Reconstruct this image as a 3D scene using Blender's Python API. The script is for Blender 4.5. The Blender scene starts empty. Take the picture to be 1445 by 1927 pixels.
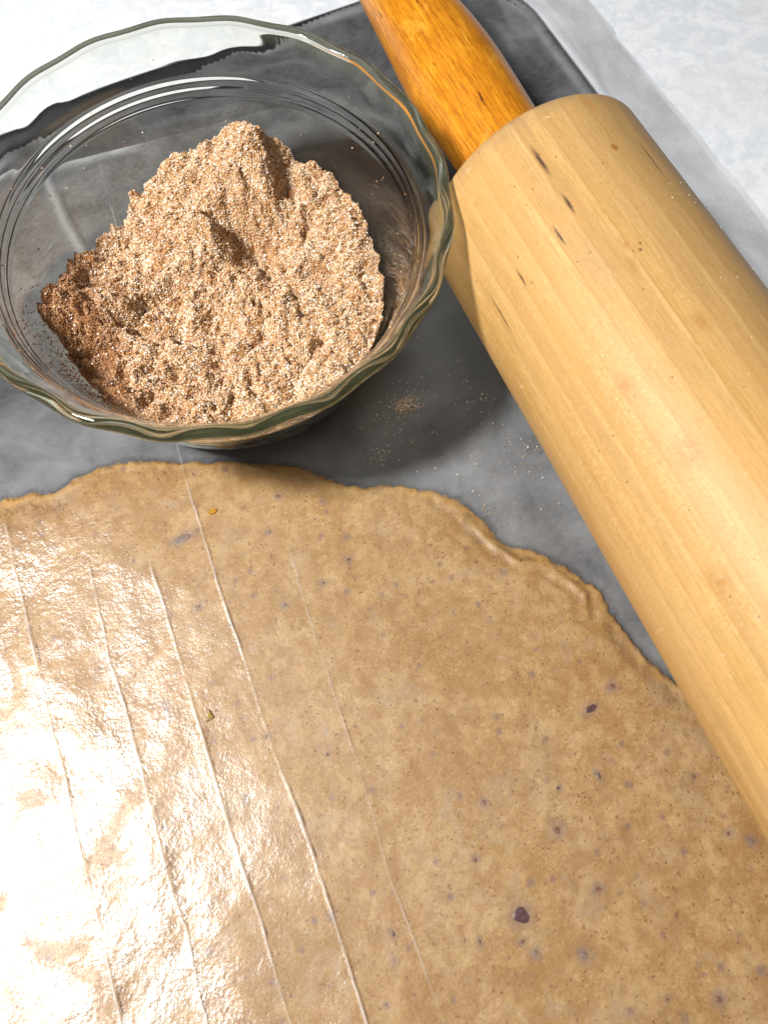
import bpy, math, random
import numpy as np
from mathutils import Matrix, Vector, noise as mnoise

# ---------------------------------------------------------------- camera, world, light
sc = bpy.context.scene
CM = 0.01                                   # every length below is written in centimetres
cam_d = bpy.data.cameras.new("camera")
cam = bpy.data.objects.new("camera", cam_d)
sc.collection.objects.link(cam)
sc.camera = cam
ROT = Matrix(((0.9190275812, 0.3678975811, -0.1415615583),
              (-0.3940756837, 0.8486962697, -0.3527307716),
              (-0.0096260312, 0.3799552757, 0.9249547708)))
cam.matrix_world = Matrix.Translation((0, 0, 21.264 * CM)) @ ROT.to_4x4()
cam_d.sensor_fit = 'HORIZONTAL'
cam_d.sensor_width = 36.0
cam_d.lens = 36.03
cam_d.clip_start = 0.01
cam_d.clip_end = 20
cam_d.dof.use_dof = True
cam_d.dof.focus_distance = 0.225
cam_d.dof.aperture_fstop = 20.0
sc.render.resolution_x, sc.render.resolution_y = 767, 1024

world = bpy.data.worlds.new("World")
sc.world = world
world.use_nodes = True
wn, wl = world.node_tree.nodes, world.node_tree.links
wn.clear()
w_out = wn.new("ShaderNodeOutputWorld")
w_bg = wn.new("ShaderNodeBackground")
w_tc = wn.new("ShaderNodeTexCoord")
w_sep = wn.new("ShaderNodeSeparateXYZ")
w_ramp = wn.new("ShaderNodeValToRGB")        # a dim room: darker walls, paler ceiling
w_ramp.color_ramp.elements[0].position = 0.0
w_ramp.color_ramp.elements[0].color = (0.10, 0.105, 0.115, 1)
w_ramp.color_ramp.elements[1].position = 0.75
w_ramp.color_ramp.elements[1].color = (0.62, 0.63, 0.66, 1)
wl.new(w_tc.outputs['Generated'], w_sep.inputs[0])
wl.new(w_sep.outputs['Z'], w_ramp.inputs[0])
wl.new(w_ramp.outputs[0], w_bg.inputs[0])
w_bg.inputs[1].default_value = 0.21
wl.new(w_bg.outputs[0], w_out.inputs[0])

def area_lamp(name, loc, target, size, power, color):
    ld = bpy.data.lights.new(name, 'AREA')
    ld.shape = 'DISK'
    ld.size = size * CM
    ld.energy = power
    ld.color = color
    o = bpy.data.objects.new(name, ld)
    sc.collection.objects.link(o)
    o.location = Vector(loc) * CM
    d = Vector(target) * CM - o.location
    o.rotation_euler = d.to_track_quat('-Z', 'Y').to_euler()
    return o
key = area_lamp("window_light", (-43, 14, 72), (2, 8, 0), 12.5, 13.8, (1.0, 0.978, 0.945))
KEY_CAUSTICS = False
if KEY_CAUSTICS:
    key.data.cycles.is_caustics_light = True

sc.view_settings.view_transform = 'Standard'
sc.view_settings.look = 'None'
sc.view_settings.exposure = 0.0
sc.view_settings.gamma = 1.0
sc.cycles.max_bounces = 40
sc.cycles.transmission_bounces = 36
sc.cycles.glossy_bounces = 8
sc.cycles.diffuse_bounces = 4
sc.cycles.transparent_max_bounces = 16
sc.cycles.sample_clamp_indirect = 4.0

# ---------------------------------------------------------------- helpers
rng = np.random.default_rng(7)
random.seed(7)

def tag(o, label=None, cat=None, group=None, kind=None):
    if label: o["label"] = label
    if cat: o["category"] = cat
    if group: o["group"] = group
    if kind: o["kind"] = kind
    return o

def link(name, me, mat=None, parent=None, loc=(0, 0, 0)):
    o = bpy.data.objects.new(name, me)
    sc.collection.objects.link(o)
    if mat and me: me.materials.append(mat)
    o.location = Vector(loc) * CM
    if parent: o.parent = parent
    return o

def mesh_np(name, verts, faces, smooth=True):
    """verts (n,3) in cm, faces (m,k) int array with one k."""
    me = bpy.data.meshes.new(name)
    verts = np.asarray(verts, dtype=np.float32) * CM
    faces = np.asarray(faces, dtype=np.int32)
    me.vertices.add(len(verts)); me.vertices.foreach_set("co", verts.ravel())
    k = faces.shape[1]
    me.loops.add(faces.size); me.loops.foreach_set("vertex_index", faces.ravel())
    me.polygons.add(len(faces))
    me.polygons.foreach_set("loop_start", np.arange(0, faces.size, k, dtype=np.int32))
    me.polygons.foreach_set("use_smooth", np.full(len(faces), smooth, dtype=bool))
    me.update(calc_edges=True)
    me.validate()
    return me

def attr(me, name, vals):
    a = me.attributes.new(name, 'FLOAT', 'POINT')
    a.data.foreach_set("value", np.asarray(vals, dtype=np.float32).ravel())

def grid_faces(nu, nv, wrap_u=False):
    """vertex index = j*nu + i"""
    i = np.arange(nu if wrap_u else nu - 1); j = np.arange(nv - 1)
    I, J = np.meshgrid(i, j)
    I2 = (I + 1) % nu
    return np.stack([J * nu + I, J * nu + I2, (J + 1) * nu + I2, (J + 1) * nu + I], -1).reshape(-1, 4)

def vnoise(x, y, scale, seed=0, octaves=3, rough=0.5):
    """smooth value noise on arrays, about -1..1"""
    out = np.zeros_like(x, dtype=np.float64); amp = 1.0; tot = 0
    for o in range(octaves):
        r = np.random.default_rng(1000 + seed * 17 + o)
        tab = r.uniform(-1, 1, (256, 256))
        u = x / scale * (2 ** o) + 91.7 * (o + 1); v = y / scale * (2 ** o) + 47.3 * (o + 1)
        iu = np.floor(u).astype(int); iv = np.floor(v).astype(int)
        fu = u - iu; fv = v - iv
        fu = fu * fu * (3 - 2 * fu); fv = fv * fv * (3 - 2 * fv)
        a = tab[iu % 256, iv % 256]; b = tab[(iu + 1) % 256, iv % 256]
        c = tab[iu % 256, (iv + 1) % 256]; d = tab[(iu + 1) % 256, (iv + 1) % 256]
        out += amp * ((a * (1 - fu) + b * fu) * (1 - fv) + (c * (1 - fu) + d * fu) * fv)
        tot += amp; amp *= rough
    return out / tot * 1.6

def sstep(a, b, x):
    t = np.clip((x - a) / (b - a), 0, 1)
    return t * t * (3 - 2 * t)

def seg_dist(x, y, pts, w=None):
    """distance to an open polyline (and the index parameter along it)"""
    best = np.full(x.shape, 1e9); par = np.zeros(x.shape)
    for k in range(len(pts) - 1):
        ax, ay = pts[k]; bx, by = pts[k + 1]
        dx, dy = bx - ax, by - ay
        t = np.clip(((x - ax) * dx + (y - ay) * dy) / (dx * dx + dy * dy), 0, 1)
        d = np.hypot(x - ax - t * dx, y - ay - t * dy)
        m = d < best
        best = np.where(m, d, best); par = np.where(m, k + t, par)
    return best, par

def inside_poly(x, y, pts):
    c = np.zeros(x.shape, dtype=bool); n = len(pts)
    for k in range(n):
        x1, y1 = pts[k]; x2, y2 = pts[(k + 1) % n]
        if y1 == y2: continue
        m = ((y1 > y) != (y2 > y)) & (x < (x2 - x1) * (y - y1) / (y2 - y1) + x1)
        c ^= m
    return c

class NT:
    """short hand for building a node material; coordinates come out in centimetres"""
    def __init__(s, name):
        s.m = bpy.data.materials.new(name); s.m.use_nodes = True
        s.n = s.m.node_tree.nodes; s.l = s.m.node_tree.links; s.n.clear()
        s.out = s.n.new("ShaderNodeOutputMaterial")
        tc = s.n.new("ShaderNodeTexCoord"); mp = s.n.new("ShaderNodeMapping")
        mp.inputs['Scale'].default_value = (100, 100, 100)
        s.l.new(tc.outputs['Object'], mp.inputs[0]); s.co = mp.outputs[0]; s.uv = tc.outputs['UV']
    def set(s, sock, v):
        if isinstance(v, bpy.types.NodeSocket): s.l.new(v, sock)
        elif v is not None:
            if isinstance(v, tuple) and len(v) == 3 and sock.type == 'RGBA': v = v + (1,)
            sock.default_value = v
    def mapping(s, src, scale=(1, 1, 1), loc=(0, 0, 0), rot=(0, 0, 0)):
        m = s.n.new("ShaderNodeMapping"); s.l.new(src, m.inputs[0])
        m.inputs['Scale'].default_value = scale; m.inputs['Location'].default_value = loc; m.inputs['Rotation'].default_value = rot
        return m.outputs[0]
    def noise(s, scale, detail=3, rough=0.5, src=None, dist=0, out='Fac'):
        n = s.n.new("ShaderNodeTexNoise"); s.l.new(src or s.co, n.inputs['Vector'])
        n.inputs['Scale'].default_value = scale; n.inputs['Detail'].default_value = detail
        n.inputs['Roughness'].default_value = rough; n.inputs['Distortion'].default_value = dist
        return n.outputs[out]
    def voro(s, scale, src=None, out='Distance', feature='F1', rnd=1):
        n = s.n.new("ShaderNodeTexVoronoi"); n.feature = feature; s.l.new(src or s.co, n.inputs['Vector'])
        n.inputs['Scale'].default_value = scale; n.inputs['Randomness'].default_value = rnd
        return n.outputs[out]
    def ramp(s, v, stops):
        r = s.n.new("ShaderNodeValToRGB"); e = r.color_ramp.elements
        while len(e) < len(stops): e.new(0.5)
        for i, (p, c) in enumerate(stops):
            e[i].position = p
            if not isinstance(c, tuple): c = (c, c, c)
            e[i].color = tuple(c) + (1,)
        s.l.new(v, r.inputs[0]); return r.outputs[0]
    def mix(s, f, a, b, mode='MIX'):
        m = s.n.new("ShaderNodeMix"); m.data_type = 'RGBA'; m.blend_type = mode
        s.set(m.inputs[0], f); s.set(m.inputs[6], a); s.set(m.inputs[7], b); return m.outputs[2]
    def math(s, op, a, b=None, clamp=False):
        m = s.n.new("ShaderNodeMath"); m.operation = op; m.use_clamp = clamp
        s.set(m.inputs[0], a)
        if b is not None: s.set(m.inputs[1], b)
        return m.outputs[0]
    def attr(s, name):
        a = s.n.new("ShaderNodeAttribute"); a.attribute_name = name; return a.outputs['Fac']
    def bump(s, h, strength, dist, nrm=None):
        b = s.n.new("ShaderNodeBump"); b.inputs['Strength'].default_value = strength
        b.inputs['Distance'].default_value = dist * CM; s.l.new(h, b.inputs['Height'])
        if nrm: s.l.new(nrm, b.inputs['Normal'])
        return b.outputs[0]
    def bsdf(s, **k):
        b = s.n.new("ShaderNodeBsdfPrincipled")
        for key_, v in k.items(): s.set(b.inputs[key_.replace('_', ' ')], v)
        return b.outputs[0]
    def finish(s, sh): s.l.new(sh, s.out.inputs['Surface']); return s.m

# ---------------------------------------------------------------- materials
def m_counter():
    t = NT("white_stone")
    a = t.noise(1.1, 8, 0.72, dist=0.7); b = t.noise(4.5, 6, 0.75)
    f = t.math('ADD', t.math('MULTIPLY', a, 0.65), t.math('MULTIPLY', b, 0.35))
    c = t.ramp(f, [(0.34, (0.58, 0.61, 0.65)), (0.47, (0.64, 0.67, 0.71)), (0.56, (0.75, 0.77, 0.80)), (0.66, (0.68, 0.70, 0.75))])
    warm = t.ramp(t.noise(0.33, 3, 0.5), [(0.5, 0.0), (0.62, 1.0)])
    c = t.mix(t.math('MULTIPLY', warm, 0.3), c, (0.68, 0.66, 0.63))
    return t.finish(t.bsdf(Base_Color=c, Roughness=0.55, Normal=t.bump(b, 0.12, 0.03)))

def m_tray():
    t = NT("dark_nonstick")
    c = t.ramp(t.noise(1.3, 5, 0.6), [(0.3, (0.012, 0.013, 0.015)), (0.7, (0.026, 0.027, 0.03))])
    return t.finish(t.bsdf(Base_Color=c, Roughness=0.38, Metallic=0.35, Normal=t.bump(t.noise(14, 3), 0.1, 0.01)))

def m_wax(name, base, cloud, crease=False, spec=1.0, film=0.0):
    """waxed paper: a thin whitish film you see through, clouded in patches, with a waxy sheen"""
    t = NT(name)
    n1 = t.noise(0.55, 5, 0.62, dist=0.4); n2 = t.noise(4.5, 4, 0.65); n3 = t.noise(22, 3, 0.6)
    fib = t.noise(1.0, 3, 0.6, src=t.mapping(t.co, (3.5, 14, 1), rot=(0, 0, 0.6)))
    f = t.math('ADD', base - cloud * 0.95, t.math('MULTIPLY', n1, cloud * 1.15))
    f = t.math('ADD', f, t.math('MULTIPLY', t.math('SUBTRACT', n2, 0.5), cloud * 0.45))
    f = t.math('ADD', f, t.math('MULTIPLY', t.math('SUBTRACT', n3, 0.5), cloud * 0.6))
    f = t.math('ADD', f, t.math('MULTIPLY', t.math('SUBTRACT', fib, 0.5), cloud * 0.45))
    lift_glint = t.attr('lift_glint')
    if crease: f = t.math('ADD', f, t.math('MULTIPLY', t.attr('loose'), t.math('ADD', 0.03, t.math('MULTIPLY', n1, 0.24))))
    f = t.math('ADD', f, t.math('MULTIPLY', lift_glint, 0.35))
    if crease:
        cr = t.attr('crease')
        f = t.math('ADD', f, t.math('MULTIPLY', cr, 0.80))
    f = t.math('MAXIMUM', f, 0.02, True)
    tr = t.n.new("ShaderNodeBsdfTransparent"); tr.inputs[0].default_value = (0.97, 0.972, 0.975, 1)
    hb = t.math('ADD', t.math('MULTIPLY', t.noise(1.5, 4, 0.6), 1.0), t.math('MULTIPLY', n2, 0.35))
    if crease: hb = t.math('MULTIPLY', hb, t.attr('cockle'))
    nrm = t.bump(hb, 0.55 if crease else 0.3, 0.09)
    nrm = t.bump(t.math('ADD', n3, t.math('MULTIPLY', t.noise(9, 3, 0.6), 1.2)), 0.27 if crease else 0.22, 0.026, nrm)
    df = t.n.new("ShaderNodeBsdfDiffuse"); df.inputs[0].default_value = (0.86, 0.885, 0.92, 1); t.l.new(nrm, df.inputs['Normal'])
    tl = t.n.new("ShaderNodeBsdfTranslucent"); tl.inputs[0].default_value = (0.9, 0.91, 0.92, 1)
    m0 = t.n.new("ShaderNodeMixShader"); m0.inputs[0].default_value = 0.35
    t.l.new(df.outputs[0], m0.inputs[1]); t.l.new(tl.outputs[0], m0.inputs[2])
    m1 = t.n.new("ShaderNodeMixShader"); t.l.new(f, m1.inputs[0]); t.l.new(tr.outputs[0], m1.inputs[1]); t.l.new(m0.outputs[0], m1.inputs[2])
    fr = t.n.new("ShaderNodeFresnel"); fr.inputs[0].default_value = 1.45; t.l.new(nrm, fr.inputs['Normal'])
    patch = t.ramp(t.noise(0.42, 5, 0.65, dist=0.8), [(0.40, 0.12), (0.60, 1.0)])
    if crease: patch = t.math('MULTIPLY', patch, t.attr('cockle'))
    frf = t.math('MULTIPLY', t.math('MULTIPLY', fr.outputs[0], spec), patch, True)
    gl = t.n.new("ShaderNodeBsdfGlossy")
    gl.inputs[0].default_value = (1, 1, 1, 1)
    t.set(gl.inputs['Roughness'], t.ramp(n1, [(0.3, 0.23), (0.7, 0.30)]))
    t.l.new(nrm, gl.inputs['Normal'])
    m2 = t.n.new("ShaderNodeMixShader"); t.l.new(frf, m2.inputs[0]); t.l.new(m1.outputs[0], m2.inputs[1]); t.l.new(gl.outputs[0], m2.inputs[2])
    return t.finish(m2.outputs[0])

def m_dough():
    t = NT("spiced_dough")
    big = t.noise(0.38, 5, 0.6, dist=0.5); mid = t.noise(2.2, 5, 0.68, dist=0.3); fine = t.noise(15, 6, 0.8, dist=0.8); vf = t.noise(34, 3, 0.7)
    c = t.ramp(big, [(0.33, (0.277, 0.146, 0.037)), (0.45, (0.330, 0.190, 0.064)), (0.55, (0.366, 0.227, 0.091)), (0.68, (0.358, 0.237, 0.116))])
    c = t.mix(t.ramp(mid, [(0.40, 0.65), (0.56, 0.0)]), c, (0.251, 0.122, 0.027))
    c = t.mix(t.ramp(mid, [(0.52, 0.0), (0.74, 0.50)]), c, (0.492, 0.349, 0.167))
    c = t.mix(t.math('MULTIPLY', t.ramp(fine, [(0.50, 0.0), (0.66, 0.75)]), t.ramp(t.noise(1.7, 4, 0.65), [(0.40, 0.25), (0.62, 1.0)])), c, (0.590, 0.418, 0.194))
    c = t.mix(t.ramp(fine, [(0.36, 0.50), (0.47, 0.0)]), c, (0.268, 0.135, 0.031))
    c = t.mix(t.ramp(vf, [(0.36, 0.5), (0.5, 0.0)]), c, (0.268, 0.148, 0.047))
    lil = t.ramp(t.noise(1.05, 4, 0.6, dist=0.6), [(0.56, 0.0), (0.70, 0.5)])
    c = t.mix(lil, c, (0.330, 0.235, 0.155))
    rimf = t.math('MULTIPLY', t.attr('rim'), t.ramp(t.noise(3.0, 4, 0.65), [(0.42, 0.0), (0.66, 0.6)]))
    c = t.mix(rimf, c, (0.464, 0.261, 0.066))
    warp = t.mix(0.12, t.co, t.noise(6, 2, out='Color'))
    def specks(scale, r0, r1, keep, col, amt, c):
        d = t.voro(scale, src=warp); k = t.n.new("ShaderNodeSeparateColor"); t.l.new(t.voro(scale, src=warp, out='Color'), k.inputs[0])
        on = t.math('GREATER_THAN', k.outputs[0], keep)
        s_ = t.ramp(d, [(r0, 1.0), (r1, 0.0)])
        return t.mix(t.math('MULTIPLY', t.math('MULTIPLY', s_, on), amt), c, col)
    c = specks(9.0, 0.12, 0.24, 0.66, (0.10, 0.035, 0.015), 0.8, c)
    c = specks(5.2, 0.10, 0.24, 0.72, (0.15, 0.06, 0.035), 0.65, c)
    c = specks(3.3, 0.07, 0.16, 0.84, (0.13, 0.045, 0.018), 0.7, c)
    c = specks(2.4, 0.08, 0.26, 0.62, (0.15, 0.085, 0.085), 0.6, c)
    c = specks(1.15, 0.06, 0.19, 0.74, (0.14, 0.095, 0.10), 0.55, c)
    stn = t.math('MULTIPLY', t.attr('stain'), t.ramp(t.noise(5, 4, 0.7), [(0.3, 0.35), (0.6, 1.0)]))
    c = t.mix(t.math('MULTIPLY', stn, 0.9), c, (0.175, 0.115, 0.095))
    h = t.math('ADD', t.math('MULTIPLY', fine, 0.7), t.math('MULTIPLY', mid, 1.2))
    return t.finish(t.bsdf(Base_Color=c, Roughness=0.42, Subsurface_Weight=0.0,
                           Specular_IOR_Level=0.5, Normal=t.bump(h, 0.45, 0.035)))

def m_plain(name, col, rough=0.5, var=0.3, scale=6, **k):
    t = NT(name)
    n = t.noise(scale, 4, 0.6)
    d = tuple(v * (1 - var) for v in col); u = tuple(min(1, v * (1 + var)) for v in col)
    return t.finish(t.bsdf(Base_Color=t.ramp(n, [(0.32, d), (0.68, u)]), Roughness=rough, Normal=t.bump(n, 0.4, 0.03), **k))

# positions of the dark marks on the barrel: (angle, along, length, width, tilt, colour, strength)
MARKS = [(-20.0, 12.2, 0.62, 0.075, 0.07, 0), (-20.3, 10.76, 0.40, 0.058, 0.10, 0), (-29.7, 10.18, 0.40, 0.046, 0.12, 0),
         (-50.9, 10.0, 0.34, 0.035, 0.05, 0), (-69.0, 9.9, 0.85, 0.030, 0.02, 0), (-35.7, 13.9, 0.17, 0.04, 0.0, 0),
         (24.0, 11.25, 0.85, 0.035, 0.05, 0), (35.0, 7.65, 0.42, 0.035, -0.5, 0), (9.2, 11.73, 0.13, 0.09, 0.3, 1),
         (-30.0, 14.22, 0.24, 0.50, 0.2, 2), (-41.0, 14.25, 0.16, 0.26, 0.0, 2), (17.0, 14.30, 0.18, 0.30, 0.0, 2),
         (-11, 9.1, 0.28, 0.10, 0.4, 3), (-14, 8.5, 0.30, 0.13, 0.9, 3), (-39, 6.2, 0.32, 0.22, 0.3, 3), (18, 9.9, 0.14, 0.05, 0.9, 3), (-8, 8.8, .06, .05, 0, 0), (-6.5, 8.95, .05, .04, 0, 0),
         (28, 8.9, 0.45, 0.05, 0.1, 3), (-75, 3.0, 0.5, 0.025, 0.1, 3), (-62, -0.2, 0.35, 0.03, 0.1, 3),
         (-33, 4.2, 0.5, 0.35, 0, 3), (-5, 6.6, 0.35, 0.22, 0, 3), (12, 13.3, 0.4, 0.2, 0, 3), (-48, 1.6, 0.4, 0.28, 0, 3)]

def m_wood():
    t = NT("maple_barrel")
    # u,v in cm round the barrel and along it
    uv = t.mapping(t.uv, (1, 1, 1))
    wob = t.noise(0.25, 3, 0.5, src=t.mapping(uv, (1, 0.22, 1)))
    lines = t.n.new("ShaderNodeTexWave"); lines.wave_type = 'BANDS'; lines.bands_direction = 'X'; lines.wave_profile = 'SAW'
    base = t.mapping(uv, (1, 0.035, 1)); t.l.new(base, lines.inputs[0])
    lines.inputs['Scale'].default_value = 0.50; lines.inputs['Distortion'].default_value = 2.2
    lines.inputs['Detail'].default_value = 2.5; lines.inputs['Detail Scale'].default_value = 0.8
    c = t.ramp(lines.outputs['Fac'], [(0.0, (0.517, 0.297, 0.098)), (0.5, (0.559, 0.335, 0.119)), (0.86, (0.620, 0.387, 0.152)), (1.0, (0.395, 0.198, 0.051))])
    st = t.noise(1.0, 5, 0.65, src=t.mapping(uv, (2.2, 0.10, 1)))
    c = t.mix(t.ramp(st, [(0.36, 0.65), (0.58, 0.0)]), c, (0.432, 0.239, 0.070))
    st2 = t.noise(1.0, 4, 0.6, src=t.mapping(uv, (19, 0.9, 1)))
    c = t.mix(t.ramp(st2, [(0.38, 0.75), (0.52, 0.0)]), c, (0.376, 0.234, 0.074))
    # short cross flecks (ray figure), strongest low on the left flank
    fk = t.noise(1.0, 3, 0.6, src=t.mapping(uv, (5.5, 20, 1), rot=(0, 0, 0.12)), dist=0.4)
    fz = t.ramp(t.noise(0.4, 3, 0.5, src=t.mapping(uv, (1, 0.3, 1))), [(0.4, 0.1), (0.6, 0.7)])
    zone = t.n.new("ShaderNodeSeparateXYZ"); t.l.new(uv, zone.inputs[0])
    zu = t.ramp(t.math('MULTIPLY', t.math('ADD', zone.outputs[0], 6.2), 0.1), [(0.0, 1.0), (0.35, 1.0), (0.52, 0.25)])
    c = t.mix(t.math('MULTIPLY', t.math('MULTIPLY', t.ramp(fk, [(0.42, 1.0), (0.55, 0.0)]), fz), zu), c, (0.432, 0.225, 0.057))
    # duller pinkish patches of dirt and use, plus right-side shade put into the colour
    use = t.ramp(t.noise(0.5, 4, 0.6, src=t.mapping(uv, (1, 0.25, 1)), dist=0.5), [(0.45, 0.0), (0.65, 0.5)])
    shade_r = t.ramp(t.math('MULTIPLY', t.math('ADD', zone.outputs[0], 5.0), 0.1), [(0.42, 0.0), (0.60, 1.0)])
    c = t.mix(t.math('MULTIPLY', shade_r, 0.30), c, (0.404, 0.248, 0.111))
    c = t.mix(t.math('MULTIPLY', use, 0.7), c, (0.545, 0.347, 0.156))
    wide = t.noise(1.0, 4, 0.6, src=t.mapping(uv, (0.9, 0.05, 1), loc=(3.3, 1, 0)), dist=0.3)
    c = t.mix(t.ramp(wide, [(0.52, 0.0), (0.60, 0.45), (0.68, 0.0)]), c, (0.376, 0.221, 0.090))
    or_ = t.ramp(t.noise(0.33, 3, 0.6, src=t.mapping(uv, (1, 0.5, 1), loc=(7, 3, 0))), [(0.48, 0.0), (0.68, 0.65)])
    c = t.mix(or_, c, (0.526, 0.288, 0.090))
    spk = t.noise(1.0, 3, 0.7, src=t.mapping(uv, (30, 5, 1)))
    c = t.mix(t.ramp(spk, [(0.34, 0.45), (0.44, 0.0)]), c, (0.376, 0.198, 0.066))
    c = t.mix(t.ramp(spk, [(0.58, 0.0), (0.70, 0.35)]), c, (0.752, 0.540, 0.271))
    # grime worn into the end edge
    ge = t.ramp(t.math('SUBTRACT', zone.outputs[1], 13.5), [(0.30, 0.0), (0.80, 0.75)])
    c = t.mix(t.math('MULTIPLY', ge, t.ramp(t.noise(2.2, 5, 0.7, src=uv), [(0.35, 0.15), (0.6, 1.0)])), c, (0.320, 0.203, 0.102))
    sct = t.noise(1.0, 4, 0.7, src=t.mapping(uv, (1.6, 5, 1), loc=(5, 2, 0)), dist=0.5)
    c = t.mix(t.ramp(sct, [(0.62, 0.0), (0.72, 0.45)]), c, (0.33, 0.19, 0.075))
    c = t.mix(t.ramp(sct, [(0.27, 0.35), (0.36, 0.0)]), c, (0.74, 0.58, 0.36))
    # pin-prick pores
    d = t.voro(3.4, src=uv); k = t.n.new("ShaderNodeSeparateColor"); t.l.new(t.voro(3.4, src=uv, out='Color'), k.inputs[0])
    c = t.mix(t.math('MULTIPLY', t.ramp(d, [(0.05, 1.0), (0.10, 0.0)]), t.math('GREATER_THAN', k.outputs[0], 0.72)), c, (0.12, 0.06, 0.03))
    cols = [(0.045, 0.018, 0.014), (0.320, 0.135, 0.021), (0.20, 0.17, 0.13), (0.395, 0.198, 0.057)]
    soft = [(0.25, 1.0), (0.7, 1.0), (0.1, 1.2), (0.1, 1.2)]
    warpd = t.mix(0.045, uv, t.noise(4.5, 3, out='Color', src=uv))
    for a, y, ln, w, tilt, kind in MARKS:
        u = math.radians(a) * 3.4 + 0.022; v = y + 0.022
        cs = t.mapping(warpd, (1, 1, 1), loc=(-u, -v, 0))
        cs = t.mapping(cs, (1 / w, 1 / (ln * 1.0), 0), rot=(0, 0, tilt * 0.0))
        ln_ = t.n.new("ShaderNodeVectorMath"); ln_.operation = 'LENGTH'; t.l.new(cs, ln_.inputs[0])
        s0, s1 = soft[kind]
        msk = t.ramp(t.math('MULTIPLY', ln_.outputs['Value'], 0.5), [(s0 / 2, 1.0), (s1 / 2, 0.0)])
        if kind >= 2: msk = t.math('MULTIPLY', msk, t.ramp(t.noise(7, 4, 0.7, src=uv), [(0.36, 0.05), (0.54, 0.9)]))
        else: msk = t.math('MULTIPLY', msk, 0.92)
        c = t.mix(msk, c, cols[kind])
    h = t.math('ADD', st2, t.math('MULTIPLY', fk, 0.4))
    return t.finish(t.bsdf(Base_Color=c, Roughness=0.50, Specular_IOR_Level=0.35, Normal=t.bump(h, 0.30, 0.02)))

def m_handle():
    t = NT("varnished_wood")
    uv = t.uv
    st = t.noise(1.0, 6, 0.7, src=t.mapping(uv, (9, 0.6, 1)), dist=0.5)
    fine = t.noise(1.0, 4, 0.7, src=t.mapping(uv, (24, 2.2, 1)))
    blot = t.noise(0.9, 5, 0.65, dist=0.8, src=t.mapping(uv, (1.2, 0.7, 1)))
    c = t.ramp(st, [(0.30, (0.33, 0.098, 0.003)), (0.48, (0.52, 0.185, 0.006)), (0.62, (0.66, 0.275, 0.012)), (0.75, (0.70, 0.33, 0.03))])
    c = t.mix(t.ramp(blot, [(0.36, 0.40), (0.52, 0.0)]), c, (0.36, 0.115, 0.004))
    c = t.mix(t.ramp(blot, [(0.56, 0.0), (0.70, 0.55)]), c, (0.74, 0.38, 0.05))
    c = t.mix(t.ramp(fine, [(0.36, 0.55), (0.47, 0.0)]), c, (0.22, 0.06, 0.003))
    mk = t.ramp(t.noise(1.0, 2, 0.5, src=t.mapping(uv, (5, 0.9, 1), loc=(2, 4, 0))), [(0.26, 0.85), (0.31, 0.0)])
    c = t.mix(mk, c, (0.10, 0.022, 0.003))
    return t.finish(t.bsdf(Base_Color=c, Roughness=0.34, Specular_IOR_Level=0.4, Coat_Weight=0.12, Coat_Roughness=0.3, Normal=t.bump(fine, 0.25, 0.015)))

def m_glass():
    t = NT("clear_glass")
    b = t.n.new("ShaderNodeBsdfGlass"); b.inputs['Color'].default_value = (0.992, 1.0, 0.985, 1)
    b.inputs['Roughness'].default_value = 0.0; b.inputs['IOR'].default_value = 1.47
    ed = t.n.new("ShaderNodeBsdfTranslucent"); ed.inputs[0].default_value = (0.72, 0.74, 0.36, 1)  # olive rim glow: light carried by the glass, put into a diffuse tint
    e2 = t.n.new("ShaderNodeBsdfDiffuse"); e2.inputs[0].default_value = (0.66, 0.70, 0.38, 1)
    em = t.n.new("ShaderNodeMixShader"); em.inputs[0].default_value = 0.4
    t.l.new(ed.outputs[0], em.inputs[1]); t.l.new(e2.outputs[0], em.inputs[2])
    gm = t.n.new("ShaderNodeMixShader"); t.l.new(t.math('MULTIPLY', t.attr('edge'), 0.085), gm.inputs[0])
    t.l.new(b.outputs[0], gm.inputs[1]); t.l.new(em.outputs[0], gm.inputs[2])
    va = t.n.new("ShaderNodeVolumeAbsorption"); va.inputs[0].default_value = (0.80, 0.82, 0.40, 1); va.inputs['Density'].default_value = 10
    t.l.new(va.outputs[0], t.out.inputs['Volume'])
    return t.finish(gm.outputs[0])

def m_grain(name, stops, rough=0.3):
    t = NT(name)
    g = t.n.new("ShaderNodeNewGeometry")
    c = t.ramp(g.outputs['Random Per Island'], stops)
    big = t.ramp(t.noise(1.9, 6, 0.75), [(0.50, 0.0), (0.66, 0.80)])
    c = t.mix(big, c, (0.42, 0.175, 0.048))
    mid = t.ramp(t.noise(5, 3, 0.6), [(0.46, 0.0), (0.62, 0.45)])
    c = t.mix(mid, c, (0.52, 0.28, 0.10))
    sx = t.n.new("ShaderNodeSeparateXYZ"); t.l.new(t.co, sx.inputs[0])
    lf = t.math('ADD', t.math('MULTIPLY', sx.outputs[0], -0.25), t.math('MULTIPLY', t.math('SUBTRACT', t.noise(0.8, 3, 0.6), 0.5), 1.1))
    c = t.mix(t.ramp(lf, [(0.70, 0.0), (1.0, 0.8)]), c, (0.33, 0.135, 0.045))  # browner on the left: the bowl rim's shade put into the colour
    return t.finish(t.bsdf(Base_Color=c, Roughness=rough, Specular_IOR_Level=0.6, Subsurface_Weight=0.0))

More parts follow.
